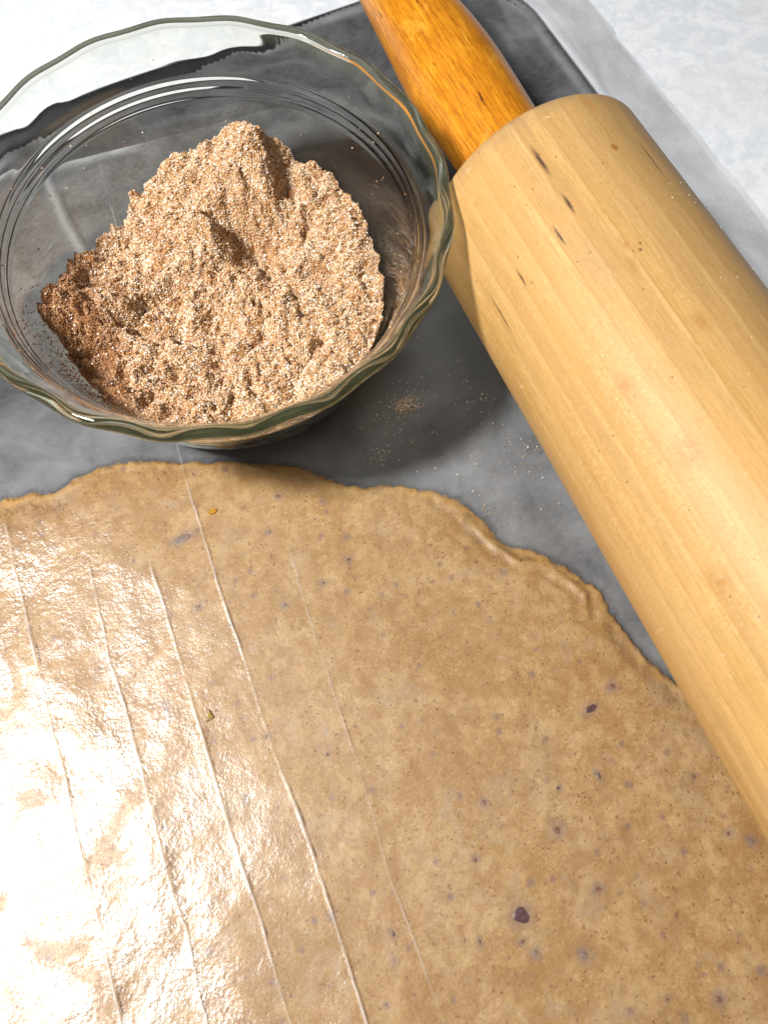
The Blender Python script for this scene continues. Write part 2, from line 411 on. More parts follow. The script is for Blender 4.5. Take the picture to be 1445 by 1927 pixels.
# ---------------------------------------------------------------- shared shapes
OUTLINE = [(-10.27, 13.39), (-8.12, 13.11), (-7.17, 13.02), (-6.24, 12.86), (-5.45, 12.61), (-5.19, 12.79), (-4.26, 12.87), (-3.3, 12.73), (-1.8, 12.09),
           (0.28, 11.14), (1.2, 10.6), (1.58, 10.24), (2.12, 9.62), (2.94, 9.09), (4.12, 8.61), (5.05, 7.96), (5.49, 7.4), (5.7, 6.75), (5.87, 6.03),
           (6.15, 5.56), (6.68, 5.24), (7.13, 4.78), (7.5, 4.18), (7.92, 3.39), (7.89, 2.73), (7.99, 2.03), (8.15, 1.15), (8.57, 0.19), (9.6, -1.32), (10.07, -3.53)]
POLY = OUTLINE + [(10.6, -8), (9, -13.5), (-2, -15), (-12, -13), (-15, -4), (-15.5, 6), (-13.5, 12)]
def dough_d(x, y):
    """signed distance to the dough outline, ragged"""
    d = np.full(x.shape, 1e9)
    xx = x + 0.12 * vnoise(x, y, 0.8, 3, 5, 0.75) ; yy = y + 0.12 * vnoise(x, y, 0.8, 4, 5, 0.75)
    d, _ = seg_dist(xx, yy, POLY + [POLY[0]])
    d = np.where(inside_poly(xx, yy, POLY), d, -d)
    return d + 0.045 * vnoise(x, y, 0.32, 8, 3, 0.7)
STEP = [(4.9, 7.75), (5.35, 7.1), (5.6, 6.4), (5.75, 5.7), (6.2, 5.15), (6.75, 4.75), (7.15, 4.2), (7.45, 3.5), (7.2, 2.9)]
def dough_top(x, y, d):
    h = 0.045 * sstep(-0.03, 0.08, d) + 0.065 * sstep(0.0, 1.2, d)
    h = h + 0.020 * np.exp(-((d - 0.16) / 0.12) ** 2) * np.maximum(0, -0.3 + 1.4 * vnoise(x, y, 0.7, 5, 3))   # rolled-up lip at the edge
    # a cracked, doubled-over step just inside the edge near the pin
    sd, _ = seg_dist(x + 0.07 * vnoise(x, y, 0.4, 94, 3, 0.7), y + 0.07 * vnoise(x, y, 0.4, 95, 3, 0.7), STEP)
    h = h + 0.060 * np.exp(-(sd / 0.085) ** 2) * np.clip(0.55 + 0.9 * vnoise(x, y, 0.6, 96, 3), 0, 1.2) - 0.028 * np.exp(-((sd - 0.25) / 0.11) ** 2)
    h = h + sstep(0.1, 1.0, d) * (0.010 * vnoise(x, y, 1.6, 6, 3) + 0.003 * vnoise(x, y, 0.3, 7, 2))
    return np.where(d < 0, np.maximum(0.009 + 1.6 * d, -0.2), h)

BX, BY = 1.38, 15.85          # bowl centre
BASE_Z = 0.17                 # top of the sheets under the bowl

# ---------------------------------------------------------------- the surface: countertop
def slab(name, x0, x1, y0, y1, z0, z1, mat, r=0.0):
    v = [(x0, y0, z0), (x1, y0, z0), (x1, y1, z0), (x0, y1, z0), (x0, y0, z1), (x1, y0, z1), (x1, y1, z1), (x0, y1, z1)]
    f = [(3, 2, 1, 0), (4, 5, 6, 7), (0, 1, 5, 4), (1, 2, 6, 5), (2, 3, 7, 6), (3, 0, 4, 7)]
    return link(name, mesh_np(name, np.array(v, float), np.array(f), False), mat)
COUNTER_Z = -0.62
tag(slab("countertop", -75, 75, -45, 75, COUNTER_Z - 3, COUNTER_Z, m_counter()), kind='structure')

# ---------------------------------------------------------------- dark baking tray
TX0, TX1, TY0, TY1 = -24.0, 17.55, -16.0, 29.25
SKEW = 0.06                                 # the tray lies a little askew
def rrect(off, cr, n=14):
    """rounded rectangle inset by off"""
    x0, x1, y0, y1 = TX0 + off, TX1 - off, TY0 + off, TY1 - off
    r = max(cr - off, 0.3); P = []
    for cx_, cy_, a0 in ((x1 - r, y1 - r, 0), (x0 + r, y1 - r, 90), (x0 + r, y0 + r, 180), (x1 - r, y0 + r, 270)):
        for k in range(n + 1):
            a = math.radians(a0 + 90 * k / n); px_ = cx_ + r * math.cos(a); P.append((px_, cy_ + r * math.sin(a) + SKEW * (px_ - 11)))
    return P
def loft_rings(rings):
    n = len(rings[0]); V = [p for r_ in rings for p in r_]
    return np.array(V, float), grid_faces(n, len(rings), True)
prof = [(0.10, -0.30), (0.0, -0.18), (0.0, 0.05), (0.08, 0.20), (0.28, 0.26), (0.50, 0.22), (0.70, 0.10), (0.95, -0.10), (1.30, -0.20), (1.75, -0.16), (2.3, -0.10), (3.0, -0.10)]
rings = [[(x, y, z) for x, y in rrect(o, 4.3)] for o, z in prof]
V, F = loft_rings(rings)
n0 = len(rings[0])
c_idx = len(V); V = np.vstack([V, [[0, 8, -0.10]]])
last = np.arange((len(prof) - 1) * n0, len(prof) * n0)
quads = F
tri = np.array([[last[i], last[(i + 1) % n0], c_idx, c_idx] for i in range(n0)])
tray = link("baking_tray", None)
MT = m_tray()
me = bpy.data.meshes.new("tray_pan")
me.from_pydata([tuple(v * CM) for v in V], [], [tuple(int(i) for i in q) for q in quads] + [(int(a), int(b), int(c)) for a, b, c, _ in tri])
for p in me.polygons: p.use_smooth = True
link("tray_pan", me, MT, tray)
# outer skirt of the tray down to the counter
sk = [[(x, y, z) for x, y in rrect(o, 4.3)] for o, z in [(0.12, -0.30), (0.16, -0.45), (0.34, COUNTER_Z + 0.01), (0.9, COUNTER_Z + 0.004)]]
V2, F2 = loft_rings(sk)
link("tray_wall", mesh_np("tray_wall", V2, F2), MT, tray)
tag(tray, "dark grey metal baking tray with rounded corners lying under the waxed paper", "tray")

def tray_surface(x, y):
    """height of the tray / counter under a sheet of paper at x, y (right and back rim)"""
    r = 4.3
    y = y - SKEW * (x - 11)
    # distance inward from the outer edge of the rounded rectangle
    dx = TX1 - x; dy = TY1 - y
    q = np.minimum(dx, dy)
    cxx, cyy = TX1 - r, TY1 - r
    corner = (x > cxx) & (y > cyy)
    q = np.where(corner, r - np.hypot(x - cxx, y - cyy), q)
    offs = np.array([p[0] for p in prof[2:]]); zs = np.array([p[1] for p in prof[2:]])
    z = np.interp(q, offs, zs)
    # bridge the gutter softly
    z = np.where(q > 0.3, np.maximum(z, np.interp(q, [0.3, 1.3, 2.6, 4.5], [0.26, 0.04, 0.0, 0.0]) - 0.03), z)
    # outside: the paper slopes down to the counter
    out = np.interp(-q, [0, 0.25, 0.9, 1.7, 2.6], [0.19, 0.16, -0.02, -0.22, -0.42])
    return np.where(q < 0, out, z), q

# ---------------------------------------------------------------- lower sheet of waxed paper
def sheet_lower():
    x0, x1 = -24.5, 20.25
    nx = 480; ny = 430
    xs = np.concatenate([np.linspace(x0, -9, 40, endpoint=False), np.linspace(-9, x1, nx - 40)])
    vs = np.concatenate([np.linspace(0, 0.5, 50, endpoint=False), np.linspace(0.5, 0.985, 300, endpoint=False), np.linspace(0.985, 1, ny - 350)])
    X, Vv = np.meshgrid(xs, vs)
    ye = 28.96 + 0.052 * (X - 10.0) * 1.0
    ye = 28.6 + (X - 7.1) * 0.115 * np.where(X < 9, 1, 1) 
    ye = np.interp(X, [-24, -4.3, 7.1, 11.5, 14, 20], [24.6, 26.7, 28.5, 29.1, 29.3, 29.6])
    tooth = 0.26
    zig = np.abs(((X / tooth) % 1.0) - 0.5) * 2 - 0.5
    Y = -18 + (ye + 18) * Vv
    Y = Y + zig * 0.13 * sstep(0.992, 1.0, Vv)
    # straight side edge with a slight waver
    X = X + sstep(17.5, 20.25, X) * (0.22 * sstep(26, 12, Y) - 0.35 * sstep(24, 32, Y) + 0.05 * vnoise(Y, Y * 0, 5, 30, 2))
    z, q = tray_surface(X, Y)
    z = z + 0.012 + np.where(q > 0.8, 0.018 * vnoise(X, Y, 2.4, 11, 3), 0.010 * vnoise(X, Y, 1.5, 12, 2))
    # outside the tray the paper billows in long soft folds
    o = sstep(0.2, -0.8, q)
    z = z + o * (0.16 * np.maximum(0, vnoise(X, Y, 3.0, 13, 2)) + 0.05 * np.sin(Y * 0.9 + 1.0) ** 2)
    z = np.maximum(z, np.where(q < 0, COUNTER_Z + 0.02, -1))
    # ...but lies flat below the dough, the pin and the bowl
    me = mesh_np("waxed_paper_sheet", np.stack([X, Y, z], -1).reshape(-1, 3), grid_faces(nx, ny))
    lift_glint = sstep(0.25, -0.6, q) * 2.0
    lift_glint = lift_glint + 0.75 * np.exp(-((q - 0.50) / 0.17) ** 2) * (0.55 + 0.5 * vnoise(X, Y, 1.6, 15, 2)) + 0.5 * np.exp(-((q - 1.75 - 0.25 * vnoise(X, Y, 2.5, 17, 2)) / 0.26) ** 2) * np.clip(0.3 + 0.9 * vnoise(X, Y, 2.0, 16, 2), 0, 1)  # light reflected off the tray rim, put in as whitened streaks
    lift_glint = lift_glint + 0.25 * sstep(0.9, 1.0, (vnoise(X, Y, 4.0, 14, 2) + 1) / 2)
    attr(me, "lift_glint", lift_glint)
    return me
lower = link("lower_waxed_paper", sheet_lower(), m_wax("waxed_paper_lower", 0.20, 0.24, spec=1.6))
tag(lower, "waxed paper lining the dark tray, saw-toothed far end, straight side overhanging onto white counter", "waxed paper")

# ---------------------------------------------------------------- dough
FL = [(2.11, -3.07, 0.29, 0.25), (-2.54, 9.63, 0.35, 0.18), (6.08, 0.6, 0.26, 0.13), (0.49, 9.79, 0.15, 0.12), (-0.12, 8.8, 0.13, 0.12), (5.43, -0.98, 0.1, 0.18),
      (3.81, -1.7, 0.18, 0.19), (4.31, -0.83, 0.1, 0.09), (3.11, -4.42, 0.18, 0.18), (4.1, -3.3, 0.19, 0.13), (0.92, -3.18, 0.09, 0.1), (5.56, -6.46, 0.15, 0.18),
      (7.67, -1.98, 0.13, 0.09), (1.87, -3.58, 0.15, 0.09), (2.06, -3.91, 0.15, 0.15), (1.69, 7.08, 0.15, 0.12), (0.76, 6.71, 0.13, 0.12), (-0.46, 6.55, 0.12, 0.1),
      (-2.75, 7.46, 0.15, 0.1), (-6.47, 1.04, 0.22, 0.25), (-0.92, -2.21, 0.09, 0.13), (-0.86, 2.29, 0.1, 0.09), (6.89, 0.89, 0.19, 0.15), (-4.82, 0.21, 0.13, 0.12),
      (2.41, -0.39, 0.1, 0.15), (7.73, -3.48, 0.12, 0.12), (8.18, -3.87, 0.13, 0.15), (1.6, -1.52, 0.12, 0.13), (-4.42, 5.07, 0.09, 0.19), (-2.17, 3.36, 0.1, 0.09),
      (4.45, -5.99, 0.09, 0.09), (1.88, -0.02, 0.07, 0.09)]
def build_dough():
    s = 0.06
    xs = np.arange(-12.5, 11.2, s); ys = np.arange(-10.5, 14.0, s)
    X, Y = np.meshgrid(xs, ys)
    d = dough_d(X, Y)
    Z = dough_top(X, Y, d) + 0.045
    F = grid_faces(len(xs), len(ys))
    ok = (d.ravel()[F] > -0.03).any(1)
    F = F[ok]
    used = np.unique(F); remap = -np.ones(X.size, int); remap[used] = np.arange(len(used))
    V = np.stack([X, Y, Z], -1).reshape(-1, 3)[used]
    me = mesh_np("dough", V, remap[F])
    attr(me, 'rim', np.exp(-((d.ravel()[used] - 0.10) / 0.13) ** 2))
    st = np.zeros(len(V))
    wx = V[:, 0] + 0.05 * vnoise(V[:, 0], V[:, 1], 0.25, 92, 3); wy = V[:, 1] + 0.05 * vnoise(V[:, 0], V[:, 1], 0.25, 93, 3)
    for fx, fy, frx, fry in FL:
        st = np.maximum(st, np.exp(-(((wx - fx) / (frx * 1.15)) ** 2 + ((wy - fy) / (fry * 1.15)) ** 2) ** 1.3))
    attr(me, 'stain', st)
    return me
dough = link("rolled_dough", build_dough(), m_dough())
tag(dough, "thin sheet of speckled tan dough with a ragged edge, rolled flat between the waxed papers", "dough")

FM = [m_plain("dark_berry", (0.075, 0.030, 0.032), 0.35, 0.5, 9), m_plain("grey_fleck", (0.17, 0.115, 0.085), 0.5, 0.35, 9),
      m_plain("brown_fleck", (0.17, 0.07, 0.035), 0.5, 0.4, 9)]
pick = {0: 0, 2: 0, 5: 0, 10: 2, 9: 2, 7: 0, 12: 2, 13: 2, 1: 1, 11: 2, 22: 2, 20: 0, 25: 2}
def fleck(x, y, rx, ry, mat, k):
    """a squashed irregular lump set into the dough's surface"""
    r = random.Random(k * 13 + 5); nt, nr = 26, 7; V = [(0, 0, 0.012)]; F = []
    ph = [r.uniform(0, 6.28) for _ in range(4)]; am = [r.uniform(0.03, 0.15) for _ in range(4)]
    for j in range(1, nr + 1):
        for i in range(nt):
            a = 2 * math.pi * i / nt
            w = 1 + am[0] * math.sin(2 * a + ph[0]) + am[1] * 0.7 * math.sin(3 * a + ph[1]) + am[2] * 0.5 * math.sin(5 * a + ph[2]) + am[3] * .3 * math.sin(9 * a + ph[3])
            t_ = j / nr
            V.append((rx * 0.92 * t_ * w * math.cos(a), ry * 0.92 * t_ * w * math.sin(a), 0.012 * (1 - t_ ** 2.2) - 0.012 * (t_ > 0.99) + 0.004 * r.uniform(-1, 1)))
    me = bpy.data.meshes.new("fruit_fleck")
    for i in range(nt): F.append((0, 1 + i, 1 + (i + 1) % nt))
    for j in range(nr - 1):
        for i in range(nt):
            a = 1 + j * nt + i; b = 1 + j * nt + (i + 1) % nt; F.append((a, a + nt, b + nt, b))
    me.from_pydata([tuple(c * CM for c in v) for v in V], [], F)
    for p in me.polygons: p.use_smooth = True
    xa = np.array([[x]]); ya = np.array([[y]]); z = float(dough_top(xa, ya, dough_d(xa, ya))[0, 0]) + 0.045
    return link("fruit_fleck", me, mat, dough, (x, y, z + 0.004))
for k, (x, y, rx, ry) in enumerate(FL):
    o = fleck(x, y, rx * (0.80 if k < 3 else 0.50), ry * (0.80 if k < 3 else 0.50), FM[pick.get(k, 1 if k % 3 else 2)], k)
    if k == 0: o["label"] = "large round dark purple fleck with a nicked edge"

# ---------------------------------------------------------------- upper sheet of waxed paper over the dough
CREASES = {
 'A': ([(-0.85, 25.6), (-1.06, 23.85), (-1.22, 21.02), (-1.63, 15.33), (-1.81, 11.92), (-1.91, 10.44), (-1.95, 9.18), (-2.03, 7.48), (-2.03, 5.67), (-2.08, 4.44), (-2.12, 3.27), (-2.12, 2.26), (-2.06, 1.26), (-2.1, -0.32), (-2.14, -1.81), (-2.18, -2.74), (-2.23, -3.98), (-2.3, -8)], 1.0),
 'B': ([(-3.65, 9.38), (-3.62, 8.16), (-3.64, 6.85), (-3.7, 5.45), (-3.71, 4.24), (-3.77, 2.96), (-3.78, 1.86), (-3.81, 0.54), (-3.78, -0.74), (-3.85, -2.03), (-3.85, -3.29), (-3.9, -8)], 0.8),
 'C': ([(-7.2, 12.3), (-7.25, 10.94), (-7.3, 8.75), (-7.34, 6.71), (-7.34, 5.22), (-7.38, 3.68), (-7.42, 1.96), (-7.39, 0.56), (-7.48, -0.48), (-7.51, -1.73), (-7.6, -8)], 1.15),
 'D': ([(-5.25, 10.2), (-5.32, 8.73), (-5.46, 6.83), (-5.41, 5.42), (-5.44, 3.97), (-5.49, 2.46), (-5.55, 0.9), (-5.5, -0.24), (-5.64, -1.5), (-5.65, -2.52), (-5.7, -8)], 0.85),
 'E': ([(0.25, 8.23), (0.06, 6.24), (-0.06, 4.5), (-0.14, 3.15), (-0.21, 1.86), (-0.33, 0.51), (-0.52, -1.12), (-0.52, -2.25), (-0.54, -3.21), (-0.6, -7)], 0.45),
 'G': ([(-9.15, 3.07), (-9.16, 0.24), (-9.15, -0.8), (-9.2, -6)], 0.6)}
def sheet_upper():
    xs = np.concatenate([np.linspace(-22, -10.2, 40, endpoint=False), np.linspace(-10.2, 1.2, 440, endpoint=False), np.linspace(1.2, 10.6, 120)])
    ys = np.concatenate([np.linspace(-14, -8, 20, endpoint=False), np.linspace(-8, 14, 380, endpoint=False), np.linspace(14, 25.5, 130)])
    X, Y0 = np.meshgrid(xs, ys)
    Y = Y0 + sstep(20, 25.5, Y0) * (-0.22 * (X + 0.8) * 0.3)
    X = X + 0.0
    d = dough_d(X, Y)
    h = 0.10 * sstep(-0.25, 0.7, d) + sstep(0.1, 1.0, d) * 0.010 * vnoise(X, Y, 1.6, 6, 3)
    top = np.maximum(h, dough_top(X, Y, np.maximum(d, 0)) * (d > 0)) + 0.045 + 0.012
    flat = 0.060 + 0.014 * (1 + vnoise(X, Y, 2.2, 21, 3))
    Z = np.maximum(top, flat)
    # broad cockling of the sheet, stronger on the left
    amp = sstep(1.0, -7.0, X) * sstep(0.2, 1.0, d)
    cock = vnoise(X, Y, 2.6, 22, 3, 0.6)
    Z = Z + amp * 0.055 * (cock + 1) + sstep(0.2, 1, d) * 0.006 * (1 + vnoise(X, Y, 0.7, 23, 3))
    cr_attr = np.zeros_like(X)
    for kk, (key_, (pts, s_)) in enumerate(CREASES.items()):
        wob = 0.020 * vnoise(Y, Y * 0 + kk * 7, 0.7, 40 + kk, 3)
        dd, par = seg_dist(X + wob, Y, pts)
        n = len(pts) - 1
        along = 0.55 + 0.55 * vnoise(Y, Y * 0 + kk * 3.3, 1.1, 60 + kk, 4, 0.65)
        along = np.clip(along, 0.18, 1.1) * np.where(par <= 0.3, par / 0.3, 1)
        if key_ == 'A': along = along * (1 - 0.7 * sstep(10.5, 12.0, Y))
        Z = Z + s_ * along * (0.017 * np.exp(-(dd / 0.032) ** 2) + 0.010 * np.exp(-(dd / 0.22) ** 2))
        cr_attr = np.maximum(cr_attr, s_ * along * np.exp(-(dd / 0.019) ** 2))
    # the sheet's far end, seen through the bowl, folds up a little
    ends = sstep(25.0, 25.5, Y0)
    cr_attr = np.maximum(cr_attr, 0.5 * ends * sstep(1.5, -0.5, X) * (0.5 + 0.5 * vnoise(X, Y, 0.8, 77, 2)))
    dd, par = seg_dist(X, Y, [(-3.0, 25.4), (-2.9, 24.0), (-2.85, 22.6), (-2.6, 21.2)])
    Z = Z + 0.10 * np.exp(-(dd / 0.22) ** 2)
    lf = 0.55 * np.exp(-(dd / 0.16) ** 2)
    # flat where the bowl stands and where the pin rests
    rb = np.hypot(X - BX, Y - BY)
    Z = np.where(rb < 5.2, np.minimum(Z, BASE_Z - 0.02 + sstep(4.5, 5.2, rb) * 0.5), Z)
    me = mesh_np("waxed_paper_sheet", np.stack([X, Y, Z], -1).reshape(-1, 3), grid_faces(len(xs), len(ys)))
    attr(me, "crease", cr_attr)
    attr(me, "cockle", (0.20 + 0.80 * sstep(0.5, -8.0, X + 0.8 * vnoise(X, Y, 2.5, 24, 2))) * (0.30 + 0.70 * sstep(-0.2, 0.6, d)))
    attr(me, "lift_glint", lf)
    attr(me, "loose", sstep(0.05, -0.25, d) * (1 - 0.65 * sstep(13.5, 17.5, Y)))
    return me
upper = link("upper_waxed_paper", sheet_upper(), m_wax("waxed_paper_upper", 0.035, 0.070, crease=True, spec=3.9))
tag(upper, "creased see-through sheet of waxed paper laid over the dough, glaring white at lower left", "waxed paper")

# ---------------------------------------------------------------- glass bowl
H = 5.5
WALL = [(4.05, 0.05), (4.35, 0.25), (4.62, 0.62), (4.87, 1.1), (5.09, 1.7), (5.29, 2.3), (5.47, 2.9), (5.63, 3.4), (5.79, 3.85), (5.95, 4.25), (6.08, 4.60), (6.26, 4.90), (6.46, 5.17), (6.60, 5.34)]
def inset(P, th):
    out = []
    for k, p in enumerate(P):
        q0 = P[max(k - 1, 0)]; q1 = P[min(k + 1, len(P) - 1)]
        dx, dz = q1[0] - q0[0], q1[1] - q0[1]; l = math.hypot(dx, dz)
        t_ = th * (1.35 - 0.35 * min(1, p[1] / 2.0))
        out.append((p[0] - dz / l * t_, p[1] + dx / l * t_))
    return out
def dense(P, n):
    out = []
    for k in range(len(P) - 1):
        for j in range(n): out.append(tuple(P[k][i] + (P[k + 1][i] - P[k][i]) * j / n for i in (0, 1)))
    return out + [P[-1]]
INNER_W = inset(WALL, 0.26)[3:]
INNER_W[-1] = (INNER_W[-1][0] - 0.06, INNER_W[-1][1] - 0.02); INNER_W[-2] = (INNER_W[-2][0] - 0.03, INNER_W[-2][1])
BEAD = [(6.480 + 0.185 * math.cos(math.radians(a_)), 5.45 + 0.175 * math.sin(math.radians(a_))) for a_ in range(-36, 160, 18)]
RING_Z = (3.86, 4.08, 4.30)
def ring_bumps(P):
    out = []
    for r_, z_ in P:
        for rz in RING_Z: r_ += 0.040 * math.exp(-((z_ - rz) / 0.045) ** 2)
        out.append((r_, z_))
    return out
OUTER = [(0.0, 0.04), (3.3, 0.02), (3.75, 0.0)] + WALL
INNER = INNER_W[::-1] + [(4.36, 0.68), (3.95, 0.47), (3.4, 0.40), (2.0, 0.38), (0.0, 0.38)]
INNER = [p for k, p in enumerate(INNER) if not (0.68 < p[1] < 0.95)]
def resample(P, closed_sharp=False, n=5):
    out = []
    for k in range(len(P) - 1):
        p0 = P[max(k - 1, 0)]; p1 = P[k]; p2 = P[k + 1]; p3 = P[min(k + 2, len(P) - 1)]
        for j in range(n):
            t = j / n
            out.append(tuple(0.5 * ((2 * p1[i]) + (-p0[i] + p2[i]) * t + (2 * p0[i] - 5 * p1[i] + 4 * p2[i] - p3[i]) * t * t + (-p0[i] + 3 * p1[i] - 3 * p2[i] + p3[i]) * t ** 3) for i in (0, 1)))
    out.append(P[-1]); return out
def bowl_warp(r, z, a):
    """scalloped rim and the slight lean of the rim; r, z, a arrays"""
    w = sstep(4.85, 5.4, z)
    sc_ = np.cos(20 * a)                                  # lobes between the twenty dips
    r2 = r - w * 0.035 * sc_
    z2 = z + w * 0.0 * sc_
    z2 = z2 * (1 + 0.078 * r2 * np.sin(a) / H)
    return r2, z2
def build_bowl():
    P = ring_bumps(resample(resample(OUTER, n=3), n=4)) + BEAD + resample(INNER, n=5)
    P = [(max(r, 0.002), z) for r, z in P]
    na = 360; np_ = len(P)
    A = np.linspace(0, 2 * math.pi, na, endpoint=False)
    Rr = np.array([p[0] for p in P])[:, None] * np.ones((1, na)); Zz = np.array([p[1] for p in P])[:, None] * np.ones((1, na))
    AA = np.ones((np_, 1)) * A[None]
    # dips of the scallops at multiples of 18 degrees
    r2, z2 = bowl_warp(Rr, Zz, AA)
    V = np.stack([r2 * np.cos(AA), r2 * np.sin(AA), z2], -1).reshape(-1, 3)
    me = mesh_np("glass_bowl", V, grid_faces(na, np_, True))
    attr(me, 'edge', sstep(5.16, 5.50, Zz).ravel())
    return me
bowl = link("glass_bowl", build_bowl(), m_glass(), None, (BX, BY, BASE_Z))
tag(bowl, "clear glass bowl with a scalloped rim and three rings below it, holding the cinnamon sugar", "bowl")
if KEY_CAUSTICS:
    bowl.cycles.is_caustics_caster = True

# ---------------------------------------------------------------- cinnamon sugar heaped in the bowl
inner_r = np.array([p[0] for p in INNER][::-1]); inner_z = np.array([p[1] for p in INNER][::-1])
def wall_r(z): return np.interp(z, inner_z + np.arange(len(inner_z)) * 1e-6, inner_r)
CT = [(-180, 2.9), (-170, 2.4), (-150, 2.4), (-120, 2.3), (-90, 2.1), (-60, 1.9), (-30, 1.7), (-10, 1.8), (3, 2.2), (23, 2.5), (42, 2.7), (57, 3.15), (75, 2.95), (90, 2.6), (109, 2.0), (122, 1.75), (131, 1.6), (145, 2.0), (158, 2.5), (167, 3.1), (174, 3.4), (180, 2.9)]
def contact(a):
    return np.interp(np.degrees(a), [c[0] for c in CT], [c[1] for c in CT])
def sugar_h(x, y):
    """height of the heap above the bowl's base at local x, y"""
    a = np.arctan2(y, x); r = np.hypot(x, y)
    edge = contact(a)
    x, y = x + 0.20 * vnoise(x, y, 0.8, 71, 3, 0.6), y + 0.20 * vnoise(x, y, 0.8, 72, 3, 0.6)
    t_ = np.clip(r / 5.1, 0, 1)
    core = 2.05
    h = core * (1 - sstep(0.35, 1.0, t_)) + edge * sstep(0.35, 1.0, t_)
    def bump_(cx_, cy_, s1, amp, s2=None, ang=0):
        s2 = s2 or s1; c_, s_ = math.cos(ang), math.sin(ang)
        u = (x - cx_) * c_ + (y - cy_) * s_; v = -(x - cx_) * s_ + (y - cy_) * c_
        return amp * np.exp(-(u / s1) ** 2 - (v / s2) ** 2)
    h += bump_(2.15, 3.3, 0.95, 1.25, 1.5, -0.2)          # the peak
    h += bump_(0.3, 2.9, 1.3, 0.65)                     # its left shoulder
    h += bump_(2.9, 1.9, 0.9, 0.25)
    h -= bump_(3.05, 2.5, 0.36, 0.65, 0.8, -0.35)       # the gully right of the peak
    h -= bump_(1.3, 1.40, 1.05, 1.15, 0.62, 0.25)         # the spoon hollow
    h += bump_(0.10, 1.9, 0.50, 0.75)
    h -= bump_(-1.8, -1.0, 0.35, 0.35); h -= bump_(0.2, -2.1, 0.35, 0.40, 0.3); h -= bump_(-1.0, -3.2, 0.5, 0.25); h -= bump_(2.1, 0.1, .25, .25)
    h += 0.26 * vnoise(x, y, 1.3, 81, 3) + 0.22 * vnoise(x, y, 0.45, 82, 3, 0.6)
    left = sstep(-1.5, -4.0, x)
    h += left * 0.28 * vnoise(x, y, 0.65, 83, 2)
    h -= 0.20 * np.maximum(0, vnoise(x * 1.2 + y * 0.4, y * 0.8, 0.6, 84, 3, 0.65) - 0.3)
    return h
def sugar_z(x, y):
    r = np.hypot(x, y); a = np.arctan2(y, x)
    h = sugar_h(x, y)
    h = np.maximum(h, 0.5)
    return h
def build_sugar():
    na, nr = 520, 190
    A = np.linspace(0, 2 * math.pi, na, endpoint=False); T = np.linspace(0.004, 1, nr) ** 0.8
    AA, TT = np.meshgrid(A, T)
    # radius where the surface meets the wall
    R = np.full(na, 5.0)
    for _ in range(6):
        hz = sugar_z(R * np.cos(A), R * np.sin(A)); R = wall_r(hz / (1 + 0.078 * R * np.sin(A) / H)) - 0.05
    R = R - 0.05 * (1 + vnoise(np.cos(A) * 5, np.sin(A) * 5, 0.5, 88, 3))
    X = TT * R[None] * np.cos(AA); Y = TT * R[None] * np.sin(AA)
    Z = sugar_z(X, Y) + 0.03 * vnoise(X, Y, 0.09, 85, 2)
    V = [np.stack([X, Y, Z], -1).reshape(-1, 3)]
    # skirt running down the glass and a floor
    rows = 1
    zb = sugar_z(R * np.cos(A), R * np.sin(A))
    for f_ in (0.86, 0.7, 0.5, 0.3, 0.12, 0.0):
        zz = 0.46 + (zb - 0.46) * f_
        rr = np.minimum(wall_r(zz / (1 + 0.078 * R * np.sin(A) / H)) - 0.05, R + 0.02)
        V.append(np.stack([rr * np.cos(A), rr * np.sin(A), zz], -1)); rows += 1
    V.append(np.stack([0.01 * np.cos(A), 0.01 * np.sin(A), np.full(na, 0.46)], -1))
    V = np.vstack(V)
    return mesh_np("sugar_heap", V, grid_faces(na, nr + rows, True)), R, A
sug_me, SR, SA = build_sugar()
m_base = NT("cinnamon_sugar_mass")
cc = m_base.ramp(m_base.noise(11, 4, 0.7), [(0.36, (0.40, 0.19, 0.065)), (0.62, (0.70, 0.48, 0.27))])
m_base = m_base.finish(m_base.bsdf(Base_Color=cc, Roughness=0.8))
sugar = link("sugar_heap", sug_me, m_base, None, (BX, BY, BASE_Z))
tag(sugar, "crumbly heap of brown cinnamon sugar filling the glass bowl", "sugar")

def scatter_boxes(C_, sizes, seed):
    """many tiny crystals: a jittered box each, one mesh"""
    r = np.random.default_rng(seed); n = len(C_)
    base = np.array([(x, y, z) for x in (-1, 1) for y in (-1, 1) for z in (-1, 1)], float)
    q = r.normal(size=(n, 4)); q /= np.linalg.norm(q, axis=1)[:, None]
    w, x, y, z = q.T
    M_ = np.stack([1 - 2 * (y * y + z * z), 2 * (x * y - z * w), 2 * (x * z + y * w), 2 * (x * y + z * w), 1 - 2 * (x * x + z * z), 2 * (y * z - x * w), 2 * (x * z - y * w), 2 * (y * z + x * w), 1 - 2 * (x * x + y * y)], -1).reshape(n, 3, 3)
    b = base[None] * (1 + r.uniform(-0.25, 0.25, (n, 8, 3))) * sizes[:, None, None] * r.uniform(0.7, 1.2, (n, 1, 3))
    V = np.einsum('nij,nkj->nki', M_, b) + C_[:, None, :]
    f = np.array([(0, 1, 3, 2), (4, 6, 7, 5), (0, 4, 5, 1), (2, 3, 7, 6), (0, 2, 6, 4), (1, 5, 7, 3)])
    F = (f[None] + (np.arange(n) * 8)[:, None, None]).reshape(-1, 4)
    return V.reshape(-1, 3), F
